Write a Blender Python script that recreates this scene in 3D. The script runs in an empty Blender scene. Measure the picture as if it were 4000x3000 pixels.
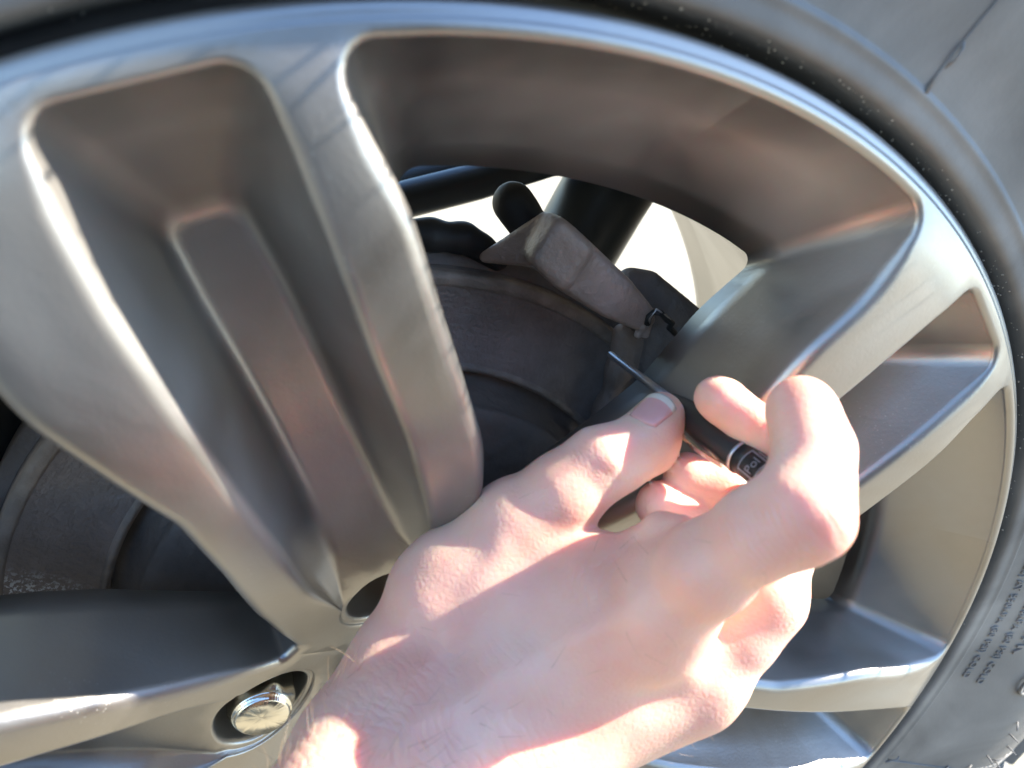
import bpy, bmesh, math, random
import numpy as np
from mathutils import Vector, Matrix, geometry
R_ = math.radians
random.seed(7)
rng = np.random.default_rng(5)
C = bpy.context.scene.collection
scene = bpy.context.scene

# ------------------------------------------------------------------ camera, world, sun
cam = bpy.data.cameras.new('camera'); camo = bpy.data.objects.new('camera', cam); C.objects.link(camo)
cam.sensor_fit = 'HORIZONTAL'; cam.lens = 5.4; cam.sensor_width = 5.4 * 4000 / 2799.05
camo.matrix_world = Matrix(((0.92273787, 0.0, -0.38542811, -0.07123419),
                            (-0.3368095, 0.48618095, -0.80634201, -0.13245847),
                            (0.18738781, 0.87385816, 0.44861757, 0.62504249),
                            (0, 0, 0, 1)))
cam.clip_start = 0.01; cam.clip_end = 400
cam.dof.use_dof = True; cam.dof.focus_distance = 0.245; cam.dof.aperture_fstop = 2.6
scene.camera = camo

SUN_IN = R_(44)      # direction of the sun within the plane of the wheel
SUN_OFF = R_(4.6)     # how far it stands out of that plane
sd = Vector((math.cos(SUN_IN) * math.cos(SUN_OFF), -math.sin(SUN_OFF), math.sin(SUN_IN) * math.cos(SUN_OFF)))
world = bpy.data.worlds.new('World'); scene.world = world; world.use_nodes = True
wn = world.node_tree.nodes; bg = wn['Background']
sky = wn.new('ShaderNodeTexSky'); sky.sky_type = 'NISHITA'; sky.sun_disc = False; sky.ozone_density = 5.0; sky.dust_density = .2; sky.air_density = 1.3
sky.sun_elevation = math.asin(sd.z); sky.sun_rotation = math.atan2(sd.x, sd.y)
world.node_tree.links.new(sky.outputs[0], bg.inputs[0]); bg.inputs[1].default_value = 0.15
sl = bpy.data.lights.new('sun', 'SUN'); sl.energy = 5.0; sl.angle = R_(0.53); sl.color = (1, .93, .82)
so = bpy.data.objects.new('sun', sl); C.objects.link(so)
so.rotation_euler = (-sd).to_track_quat('-Z', 'Y').to_euler(); so.location = sd * 3
scene.view_settings.view_transform = 'Standard'; scene.view_settings.look = 'None'
scene.view_settings.exposure = 2.2; scene.view_settings.gamma = 1
scene.cycles.sample_clamp_indirect = 4
WC = 0.40            # height of the wheel centre

# ------------------------------------------------------------------ helpers
def link(o, parent=None):
    C.objects.link(o)
    if parent: o.parent = parent
    return o
def mesh_obj(name, verts, faces, mat, parent=None, smooth=True):
    me = bpy.data.meshes.new(name); me.from_pydata([tuple(map(float, v)) for v in verts], [], [tuple(map(int, f)) for f in faces]); me.validate()
    if smooth: me.polygons.foreach_set('use_smooth', [True] * len(me.polygons))
    if mat: me.materials.append(mat)
    me.update()
    return link(bpy.data.objects.new(name, me), parent)
def thing(name, label, cat, loc=(0, 0, 0), group=None):
    o = bpy.data.objects.new(name, None); C.objects.link(o); o.location = loc; o.empty_display_size = .02
    o['label'] = label; o['category'] = cat
    if group: o['group'] = group
    return o
def lathe(name, prof, mat, parent, seg=192, closed=False):
    V = []; F = []; n = len(prof)
    for i in range(seg):
        a = 2 * math.pi * i / seg
        for r, d in prof: V.append((r * math.cos(a), d, r * math.sin(a)))
    m = n if closed else n - 1
    for i in range(seg):
        j = (i + 1) % seg
        for k in range(m):
            k2 = (k + 1) % n
            F.append((i * n + k, i * n + k2, j * n + k2, j * n + k))
    return mesh_obj(name, V, F, mat, parent)
def smoothprof(P, per=6):
    P = [np.array(p, float) for p in P]; out = []
    for i in range(len(P) - 1):
        p0 = P[max(i - 1, 0)]; p1 = P[i]; p2 = P[i + 1]; p3 = P[min(i + 2, len(P) - 1)]
        for k in range(per):
            t = k / per
            out.append(.5 * ((2 * p1) + (p2 - p0) * t + (2 * p0 - 5 * p1 + 4 * p2 - p3) * t * t + (3 * p1 - p0 - 3 * p2 + p3) * t ** 3))
    out.append(P[-1]); return [tuple(o) for o in out]
def tube(name, pts, rad, mat, parent=None, seg=12, caps=True):
    pts = [Vector(p) for p in pts]; n = len(pts)
    if not isinstance(rad, (list, tuple)): rad = [rad] * n
    V = []; F = []; up = None
    for i, p in enumerate(pts):
        t = (pts[min(i + 1, n - 1)] - pts[max(i - 1, 0)]).normalized()
        if up is None:
            up = t.orthogonal().normalized()
        up = (up - t * up.dot(t)).normalized(); sdv = t.cross(up)
        for k in range(seg):
            a = 2 * math.pi * k / seg
            V.append(p + (up * math.cos(a) + sdv * math.sin(a)) * rad[i])
    for i in range(n - 1):
        for k in range(seg):
            k2 = (k + 1) % seg
            F.append((i * seg + k, i * seg + k2, (i + 1) * seg + k2, (i + 1) * seg + k))
    if caps:
        F.append(tuple(range(seg))[::-1]); F.append(tuple((n - 1) * seg + k for k in range(seg)))
    return mesh_obj(name, V, F, mat, parent)

# ------------------------------------------------------------------ materials
def new_mat(name, col, rough=.5, metal=0., spec=.5):
    m = bpy.data.materials.new(name); m.use_nodes = True; nt = m.node_tree; b = nt.nodes['Principled BSDF']
    b.inputs['Base Color'].default_value = (*col, 1); b.inputs['Roughness'].default_value = rough
    b.inputs['Metallic'].default_value = metal; b.inputs['Specular IOR Level'].default_value = spec
    return m, nt, b
def node(nt, t, **k):
    n = nt.nodes.new(t)
    for a, v in k.items():
        if a in n.inputs: n.inputs[a].default_value = v
        else: setattr(n, a, v)
    return n
def noise_mix(nt, b, sock, c1, c2, scale, detail=6, lo=.35, hi=.65, distort=0.):
    tc = node(nt, 'ShaderNodeTexCoord'); nz = node(nt, 'ShaderNodeTexNoise'); nz.inputs['Scale'].default_value = scale; nz.inputs['Detail'].default_value = detail
    nz.inputs['Distortion'].default_value = distort
    nt.links.new(tc.outputs['Object'], nz.inputs['Vector'])
    rp = node(nt, 'ShaderNodeValToRGB'); rp.color_ramp.elements[0].position = lo; rp.color_ramp.elements[1].position = hi
    f = lambda c: (*c, 1) if isinstance(c, tuple) else (c, c, c, 1)
    rp.color_ramp.elements[0].color = f(c1); rp.color_ramp.elements[1].color = f(c2)
    nt.links.new(nz.outputs[0], rp.inputs[0])
    if sock: nt.links.new(rp.outputs[0], b.inputs[sock])
    return rp, nz, tc
def bump(nt, b, scale, strength, dist, detail=4, prev=None, kind='noise'):
    tc = node(nt, 'ShaderNodeTexCoord')
    nz = node(nt, 'ShaderNodeTexNoise' if kind == 'noise' else 'ShaderNodeTexVoronoi'); nz.inputs['Scale'].default_value = scale
    if kind == 'noise': nz.inputs['Detail'].default_value = detail
    nt.links.new(tc.outputs['Object'], nz.inputs['Vector'])
    bp = node(nt, 'ShaderNodeBump'); bp.inputs['Strength'].default_value = strength; bp.inputs['Distance'].default_value = dist
    nt.links.new(nz.outputs[0], bp.inputs['Height'])
    if prev: nt.links.new(prev.outputs[0], bp.inputs['Normal'])
    nt.links.new(bp.outputs[0], b.inputs['Normal']); return bp

def alloy_mat():
    m, nt, b = new_mat('painted_alloy', (.36, .35, .335), .3, .85)
    # dust film and water spots: rougher, paler patches
    rp, nz, tc = noise_mix(nt, b, None, 0., 1., 17, 9, .40, .76, .9)
    sp = node(nt, 'ShaderNodeTexVoronoi'); sp.inputs['Scale'].default_value = 620; nt.links.new(tc.outputs['Object'], sp.inputs['Vector'])
    cr = node(nt, 'ShaderNodeValToRGB'); cr.color_ramp.elements[0].position = .12; cr.color_ramp.elements[1].position = .22
    cr.color_ramp.elements[0].color = (.55, .55, .55, 1); cr.color_ramp.elements[1].color = (0, 0, 0, 1)
    nt.links.new(sp.outputs['Distance'], cr.inputs[0])
    gz = node(nt, 'ShaderNodeTexNoise'); gz.inputs['Scale'].default_value = 30; nt.links.new(tc.outputs['Object'], gz.inputs['Vector'])
    gr = node(nt, 'ShaderNodeValToRGB'); gr.color_ramp.elements[0].position = .62; gr.color_ramp.elements[1].position = .72
    nt.links.new(gz.outputs[0], gr.inputs[0])
    mu = node(nt, 'ShaderNodeMath', operation='MULTIPLY'); nt.links.new(cr.outputs[0], mu.inputs[0]); nt.links.new(gr.outputs[0], mu.inputs[1])
    ad = node(nt, 'ShaderNodeMath', operation='MULTIPLY_ADD'); ad.inputs[1].default_value = .45; nt.links.new(rp.outputs[0], ad.inputs[0]); nt.links.new(mu.outputs[0], ad.inputs[2])
    ad.use_clamp = True
    mx = node(nt, 'ShaderNodeMix', data_type='RGBA'); mx.inputs[6].default_value = (.29, .272, .25, 1); mx.inputs[7].default_value = (.44, .42, .375, 1)
    nt.links.new(ad.outputs[0], mx.inputs[0]); nt.links.new(mx.outputs[2], b.inputs['Base Color'])
    mr = node(nt, 'ShaderNodeMapRange'); mr.inputs[3].default_value = .35; mr.inputs[4].default_value = .62
    b.inputs['Coat Weight'].default_value = .35; b.inputs['Coat Roughness'].default_value = .2
    nt.links.new(ad.outputs[0], mr.inputs[0]); nt.links.new(mr.outputs[0], b.inputs['Roughness'])
    m2 = node(nt, 'ShaderNodeMapRange'); m2.inputs[3].default_value = .92; m2.inputs[4].default_value = .35
    nt.links.new(ad.outputs[0], m2.inputs[0]); nt.links.new(m2.outputs[0], b.inputs['Metallic'])
    bump(nt, b, 900, .12, .0004, 3)
    return m
ALLOY = alloy_mat()
CHROME, _, _ = new_mat('chrome', (.72, .70, .64), .14, 1.)
def rubber_mat():
    m, nt, b = new_mat('tyre_rubber', (.05, .05, .052), .62)
    noise_mix(nt, b, 'Base Color', (.095, .093, .09), (.21, .20, .185), 13, 12, .38, .68, 1.2)
    bp = bump(nt, b, 700, .15, .0005); return m
RUBBER = rubber_mat()
def rust_mat(name, c1, c2, rough, metal, bs, bd, sc=30):
    m, nt, b = new_mat(name, c1, rough, metal)
    noise_mix(nt, b, 'Base Color', c1, c2, sc, 10, .38, .66)
    bump(nt, b, bs, 1., bd * 1.6, 8); return m
CAST = rust_mat('cast_iron', (.25, .19, .15), (.44, .34, .29), .5, .15, 420, .0004)
CASTD = rust_mat('dark_cast_iron', (.16, .14, .13), (.27, .23, .21), .65, .2, 200, .001)
DISCM = rust_mat('worn_brake_disc', (.26, .21, .18), (.37, .30, .26), .5, .15, 500, .0005, 60)
def scored(m):
    nt = m.node_tree; b = nt.nodes['Principled BSDF']
    tc = node(nt, 'ShaderNodeTexCoord'); sx = node(nt, 'ShaderNodeSeparateXYZ'); nt.links.new(tc.outputs['Object'], sx.inputs[0])
    cx = node(nt, 'ShaderNodeCombineXYZ'); nt.links.new(sx.outputs[0], cx.inputs[0]); nt.links.new(sx.outputs[2], cx.inputs[1])
    ln = node(nt, 'ShaderNodeVectorMath', operation='LENGTH'); nt.links.new(cx.outputs[0], ln.inputs[0])
    nz = node(nt, 'ShaderNodeTexNoise', noise_dimensions='1D'); nz.inputs['Scale'].default_value = 900; nz.inputs['Detail'].default_value = 4
    nt.links.new(ln.outputs['Value'], nz.inputs['W'])
    old = b.inputs['Normal'].links[0].from_socket
    bp = node(nt, 'ShaderNodeBump'); bp.inputs['Strength'].default_value = .35; bp.inputs['Distance'].default_value = .0004
    nt.links.new(nz.outputs[0], bp.inputs['Height']); nt.links.new(old, bp.inputs['Normal']); nt.links.new(bp.outputs[0], b.inputs['Normal'])
    # sun on pitted iron, painted into the colour along one stretch of the ring
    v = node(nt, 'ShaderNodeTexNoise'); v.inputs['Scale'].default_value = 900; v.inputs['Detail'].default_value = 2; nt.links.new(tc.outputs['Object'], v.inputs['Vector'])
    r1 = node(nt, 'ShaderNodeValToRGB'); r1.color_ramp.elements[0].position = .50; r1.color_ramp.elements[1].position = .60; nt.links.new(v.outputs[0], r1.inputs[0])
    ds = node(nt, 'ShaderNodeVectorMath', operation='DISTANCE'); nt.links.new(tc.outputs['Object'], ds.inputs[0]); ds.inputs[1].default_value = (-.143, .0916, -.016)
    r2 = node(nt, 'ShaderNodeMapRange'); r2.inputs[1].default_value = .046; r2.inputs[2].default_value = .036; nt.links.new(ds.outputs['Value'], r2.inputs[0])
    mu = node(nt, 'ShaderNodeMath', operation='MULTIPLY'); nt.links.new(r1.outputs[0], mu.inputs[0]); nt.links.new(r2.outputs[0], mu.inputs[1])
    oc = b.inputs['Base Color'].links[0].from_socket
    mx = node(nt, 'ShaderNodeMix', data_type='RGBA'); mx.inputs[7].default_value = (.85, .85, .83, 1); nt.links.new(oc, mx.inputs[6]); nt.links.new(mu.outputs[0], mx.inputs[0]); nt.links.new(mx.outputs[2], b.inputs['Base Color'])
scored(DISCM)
HATM = rust_mat('rusty_disc_hat', (.20, .165, .14), (.29, .24, .20), .7, .2, 150, .0008, 40)
RUSTE = rust_mat('rusted_edge', (.26, .21, .17), (.50, .40, .32), .6, .1, 300, .0006, 60)
BOOT, nt, b = new_mat('rubber_boot', (.02, .02, .02), .6); bump(nt, b, 300, .3, .0004)
STRUT, _, _ = new_mat('black_painted_steel', (.02, .025, .027), .4)
STEEL, _, _ = new_mat('steel_rod', (.40, .40, .42), .35, .9)
BLACK, nt, b = new_mat('black_barrel', (.022, .020, .019), .38); bump(nt, b, 600, .05, .0003)
PRINT, _, _ = new_mat('silver_print', (.20, .20, .22), .45)
def ground_mat():
    m, nt, b = new_mat('pale_concrete', (.42, .39, .33), .9)
    noise_mix(nt, b, 'Base Color', (.17, .15, .105), (.225, .20, .145), 5, 10, .3, .7)
    bump(nt, b, 90, .6, .006, 10); return m
GROUND = ground_mat()
def skin_mat():
    m, nt, b = new_mat('skin', (.62, .38, .30), .46)
    rp, nz, tc = noise_mix(nt, b, 'Base Color', (.67, .34, .25), (.75, .48, .365), 34, 6, .34, .68)
    b.inputs['Subsurface Weight'].default_value = .75; b.inputs['Subsurface Radius'].default_value = (1., .22, .10); b.inputs['Subsurface Scale'].default_value = .008
    prev = None
    def add(height, strength, dist):
        nonlocal prev
        bp = node(nt, 'ShaderNodeBump'); bp.inputs['Strength'].default_value = strength; bp.inputs['Distance'].default_value = dist
        nt.links.new(height, bp.inputs['Height'])
        if prev: nt.links.new(prev.outputs[0], bp.inputs['Normal'])
        prev = bp
    # skin lattice
    v = node(nt, 'ShaderNodeTexVoronoi', feature='DISTANCE_TO_EDGE'); v.inputs['Scale'].default_value = 620; nt.links.new(tc.outputs['Object'], v.inputs['Vector'])
    add(v.outputs['Distance'], .3, .0004)
    n1 = node(nt, 'ShaderNodeTexNoise'); n1.inputs['Scale'].default_value = 210; n1.inputs['Detail'].default_value = 7; nt.links.new(tc.outputs['Object'], n1.inputs['Vector'])
    add(n1.outputs[0], .22, .0003)
    # bundles of fine creases: (centre, axis across the creases, reach, frequency, depth)
    for c, a, rch, fq, dp in CREASE:
        dt = node(nt, 'ShaderNodeVectorMath', operation='DOT_PRODUCT'); dt.inputs[1].default_value = a; nt.links.new(tc.outputs['Object'], dt.inputs[0])
        nz2 = node(nt, 'ShaderNodeTexNoise'); nz2.inputs['Scale'].default_value = 45; nz2.inputs['Detail'].default_value = 4; nt.links.new(tc.outputs['Object'], nz2.inputs['Vector'])
        ma = node(nt, 'ShaderNodeMath', operation='MULTIPLY'); ma.inputs[1].default_value = fq; nt.links.new(dt.outputs['Value'], ma.inputs[0])
        mb = node(nt, 'ShaderNodeMath', operation='MULTIPLY_ADD'); mb.inputs[1].default_value = 26; nt.links.new(nz2.outputs[0], mb.inputs[0]); nt.links.new(ma.outputs[0], mb.inputs[2])
        sn = node(nt, 'ShaderNodeMath', operation='SINE'); nt.links.new(mb.outputs[0], sn.inputs[0])
        pw = node(nt, 'ShaderNodeMath', operation='POWER'); pw.inputs[1].default_value = 4
        ab = node(nt, 'ShaderNodeMath', operation='ABSOLUTE'); nt.links.new(sn.outputs[0], ab.inputs[0]); nt.links.new(ab.outputs[0], pw.inputs[0])
        ds = node(nt, 'ShaderNodeVectorMath', operation='DISTANCE'); ds.inputs[1].default_value = c; nt.links.new(tc.outputs['Object'], ds.inputs[0])
        mk = node(nt, 'ShaderNodeMapRange', interpolation_type='SMOOTHSTEP'); mk.inputs[1].default_value = rch; mk.inputs[2].default_value = rch * .3; nt.links.new(ds.outputs['Value'], mk.inputs[0])
        mm = node(nt, 'ShaderNodeMath', operation='MULTIPLY'); nt.links.new(pw.outputs[0], mm.inputs[0]); nt.links.new(mk.outputs[0], mm.inputs[1])
        mn = node(nt, 'ShaderNodeMath', operation='MULTIPLY'); mn.inputs[1].default_value = -1; nt.links.new(mm.outputs[0], mn.inputs[0])
        add(mn.outputs[0], .8, dp * .17)
    nt.links.new(prev.outputs[0], b.inputs['Normal'])
    return m
HLOC = Vector((-0.0676, -0.0610, 0.4222))
def crease(c, p0, p1, rch, fq, dp):
    return (tuple(Vector(c) - HLOC), tuple((Vector(p1) - Vector(p0)).normalized()), rch, fq, dp)
CREASE = [
    crease((-0.0229, -0.0339, 0.4827), (-0.0483, -0.0331, 0.4668), (-0.0114, -0.0264, 0.4881), .034, 1300, .0007),
    crease((-0.0398, -0.0366, 0.4788), (-0.0497, -0.0440, 0.4682), (-0.0292, -0.0300, 0.4887), .034, 1100, .0007),
    crease((0.0240, -0.0470, 0.5484), (0.0218, -0.0418, 0.5335), (0.0340, -0.0493, 0.5528), .016, 2100, .0006),
    crease((0.0338, -0.0548, 0.5494), (0.0343, -0.0455, 0.5378), (0.0398, -0.0532, 0.5509), .012, 1900, .0005),
    crease((-0.0050, 0.0040, 0.5149), (-0.0175, -0.0025, 0.5035), (0.0049, 0.0045, 0.5242), .011, 1300, .0001),
    crease((0.0177, 0.0012, 0.5316), (0.0078, 0.0019, 0.5244), (0.0308, 0.0042, 0.5349), .010, 1300, .00022),
    crease((0.0150, -0.0227, 0.5130), (0.0082, -0.0142, 0.5046), (0.0213, -0.0302, 0.5205), .016, 1100, .0006),
]
SKIN = skin_mat()
NAIL, nt, b = new_mat('fingernail', (.66, .31, .28), .35); b.inputs['Subsurface Weight'].default_value = .4; b.inputs['Subsurface Scale'].default_value = .003
NAILT, _, _ = new_mat('nail_tip', (.60, .52, .42), .35)
HAIR, _, _ = new_mat('hair', (.30, .20, .12), .35)

# ------------------------------------------------------------------ ground
gv = []; gf = []
mesh_obj('ground', [(-150, -150, 0), (150, -150, 0), (150, 150, 0), (-150, 150, 0)], [(0, 1, 2, 3)], GROUND, smooth=False)['kind'] = 'structure'

# ------------------------------------------------------------------ wheel
wheel = thing('car_wheel', 'silver grey six-spoke alloy wheel with black tyre, filling the picture behind the hand', 'wheel', (0, 0, 0))
piv = (0, 0, WC)
RR = .2285
def faceD(r):
    s = 1 - np.asarray(r) / RR
    return -.0036 - .0195 * s + .0885 * s * s + 9.5 * np.clip(np.asarray(r) - .208, 0, 1) ** 2
def pol(r, deg): return np.array([r * math.cos(R_(deg)), r * math.sin(R_(deg))])
def round_poly(V, closed, n=7):
    """V: list of (x,y,R) -> list of fixed-count points"""
    out = []; N = len(V)
    for i, (x, y, rad) in enumerate(V):
        p = np.array([x, y])
        if rad == 0 or (not closed and i in (0, N - 1)): out.append(p); continue
        a = np.array(V[i - 1][:2]) - p; c = np.array(V[(i + 1) % N][:2]) - p
        la, lc = np.linalg.norm(a), np.linalg.norm(c); a /= la; c /= lc
        cs = np.clip(a @ c, -1, 1); ang = math.acos(cs)
        t = min(rad / math.tan(ang / 2), .48 * la, .48 * lc)
        p0 = p + a * t; p2 = p + c * t; rr_ = t * math.tan(ang / 2)
        bis = a + c
        if np.linalg.norm(bis) < 1e-4:
            for k in range(n): out.append(p0 + (p2 - p0) * k / (n - 1))
            continue
        bis /= np.linalg.norm(bis); cen = p + bis * rr_ / math.sin(ang / 2)
        v0 = p0 - cen; v2 = p2 - cen
        a0 = math.atan2(v0[1], v0[0]); a2 = math.atan2(v2[1], v2[0]); da = (a2 - a0 + math.pi) % (2 * math.pi) - math.pi
        for k in range(n):
            aa = a0 + da * k / (n - 1); out.append(cen + rr_ * np.array([math.cos(aa), math.sin(aa)]))
    return np.array(out)
def subdiv(T, B, closed, L=.004):
    nt_, nb = [], []; N = len(T)
    for i in range(N if closed else N - 1):
        j = (i + 1) % N; m = max(1, int(max(np.linalg.norm(T[j] - T[i]), np.linalg.norm(B[j] - B[i])) / L))
        for k in range(m):
            nt_.append(T[i] + (T[j] - T[i]) * k / m); nb.append(B[i] + (B[j] - B[i]) * k / m)
    if not closed: nt_.append(T[-1]); nb.append(B[-1])
    return np.array(nt_), np.array(nb)
def normals(T, closed):
    if closed: t = np.roll(T, -1, 0) - np.roll(T, 1, 0)
    else:
        t = np.empty_like(T); t[1:-1] = T[2:] - T[:-2]; t[0] = T[1] - T[0]; t[-1] = T[-1] - T[-2]
    t /= np.linalg.norm(t, axis=1)[:, None] + 1e-12
    return np.c_[t[:, 1], -t[:, 0]]
def clampline(P, deg):  # keep the ends of a half outline on the sector's border
    u = np.array([math.cos(R_(deg)), math.sin(R_(deg))])
    for i in (0, -1): P[i] = u * (P[i] @ u)
    return P
def inside(pts, poly):
    x, y = pts[:, 0], pts[:, 1]; res = np.zeros(len(pts), bool); n = len(poly); j = n - 1
    for i in range(n):
        xi, yi = poly[i]; xj, yj = poly[j]
        c = ((yi > y) != (yj > y)) & (x < (xj - xi) * (y - yi) / (yj - yi + 1e-15) + xi)
        res ^= c; j = i
    return res
class MB:
    def __init__(s): s.v = []; s.f = []
    def strip(s, rows, closed, flip=False):
        base = len(s.v); n = len(rows[0])
        for r in rows: s.v += [tuple(p) for p in r]
        for i in range(len(rows) - 1):
            for k in range(n if closed else n - 1):
                k2 = (k + 1) % n; q = (base + i * n + k, base + i * n + k2, base + (i + 1) * n + k2, base + (i + 1) * n + k)
                s.f.append(q[::-1] if flip else q)
    def region(s, loops, depth, step, flip=False):
        """loops[0] outer, others holes"""
        allp = np.concatenate(loops); ed = []; o = 0
        for L in loops:
            n = len(L); ed += [(o + i, o + (i + 1) % n) for i in range(n)]; o += n
        lo, hi = allp.min(0), allp.max(0)
        gx, gy = np.meshgrid(np.arange(lo[0], hi[0], step), np.arange(lo[1], hi[1], step * .866)); gx[1::2] += step / 2
        g = np.c_[gx.ravel(), gy.ravel()]
        m = inside(g, loops[0])
        for L in loops[1:]: m &= ~inside(g, L)
        g = g[m]; d2 = ((g[:, None, :] - allp[None]) ** 2).sum(2).min(1); g = g[d2 > (step * .55) ** 2]
        P = np.concatenate([allp, g])
        vo, eo, fo, *_ = geometry.delaunay_2d_cdt([Vector(p) for p in P], ed, [], 0, 1e-7)
        vo = np.array([(v[0], v[1]) for v in vo])
        cen = np.array([vo[list(f)].mean(0) for f in fo]); keep = inside(cen, loops[0])
        for L in loops[1:]: keep &= ~inside(cen, L)
        base = len(s.v); D = depth(vo)
        s.v += [(x, d, y) for (x, y), d in zip(vo, D)]
        for f, k in zip(fo, keep):
            if k: s.f.append(tuple(base + i for i in (f if flip else f[::-1])))
    def build(s, name, mat, parent):
        o = mesh_obj(name, s.v, s.f, mat, parent); bm = bmesh.new(); bm.from_mesh(o.data)
        bmesh.ops.remove_doubles(bm, verts=bm.verts, dist=2e-5); bmesh.ops.dissolve_degenerate(bm, edges=bm.edges, dist=1e-6)
        bmesh.ops.recalc_face_normals(bm, faces=bm.faces)
        bm.to_mesh(o.data); bm.free(); return o
def hole_rows(T, B, nrm, closed, rho, depB, nb=5, bottom=0.003, deg=None):
    """rows from the face edge down the wall to the floor outline"""
    rows = []; first = None
    rad_ = np.hypot(*T.T); sm = np.clip((rad_ - .205) / .013, 0, 1); sm = sm * sm * (3 - 2 * sm)
    sm2 = np.clip((.085 - rad_) / .012, 0, 1) * (.78 if closed else .35); rho = (rho * (1 - .52 * sm) * (1 - sm2))[:, None]
    for a in np.linspace(0, math.pi / 2, 7):
        P = T + nrm * rho * (1 - math.sin(a))
        if deg is not None: P = clampline(P.copy(), deg)
        E = T + nrm * rho
        if deg is not None: E = clampline(E.copy(), deg)
        d = faceD(np.hypot(*E.T)) + rho[:, 0] * (1 - math.cos(a))
        if first is None: first = P
        rows.append(np.c_[P[:, 0], d, P[:, 1]])
    top = rows[-1]; Bp = np.c_[B[:, 0], depB, B[:, 1]]
    if deg is not None:
        bb = clampline(B.copy(), deg); Bp = np.c_[bb[:, 0], depB, bb[:, 1]]
    if bottom:
        k2 = np.clip((np.hypot(*B.T) - .078) / .022, 0, 1); bottom = (.0007 + .0029 * k2)[:, None]
        In = B - nrm * bottom; I3 = np.c_[In[:, 0], depB, In[:, 1]]
        W = top + (Bp - top) * (1 - bottom[:, 0] * 1.5 / np.maximum(np.linalg.norm(Bp - top, axis=1), .004))[:, None]
        for t in (.33, .66): rows.append(top + (W - top) * t)
        for t in np.linspace(0, 1, 8): rows.append(W * (1 - t) ** 2 + Bp * 2 * t * (1 - t) + I3 * t * t)
        return rows, first, In
    for t in np.linspace(0, 1, nb)[1:]: rows.append(top + (Bp - top) * t)
    return rows, first, Bp[:, [0, 2]]

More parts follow.
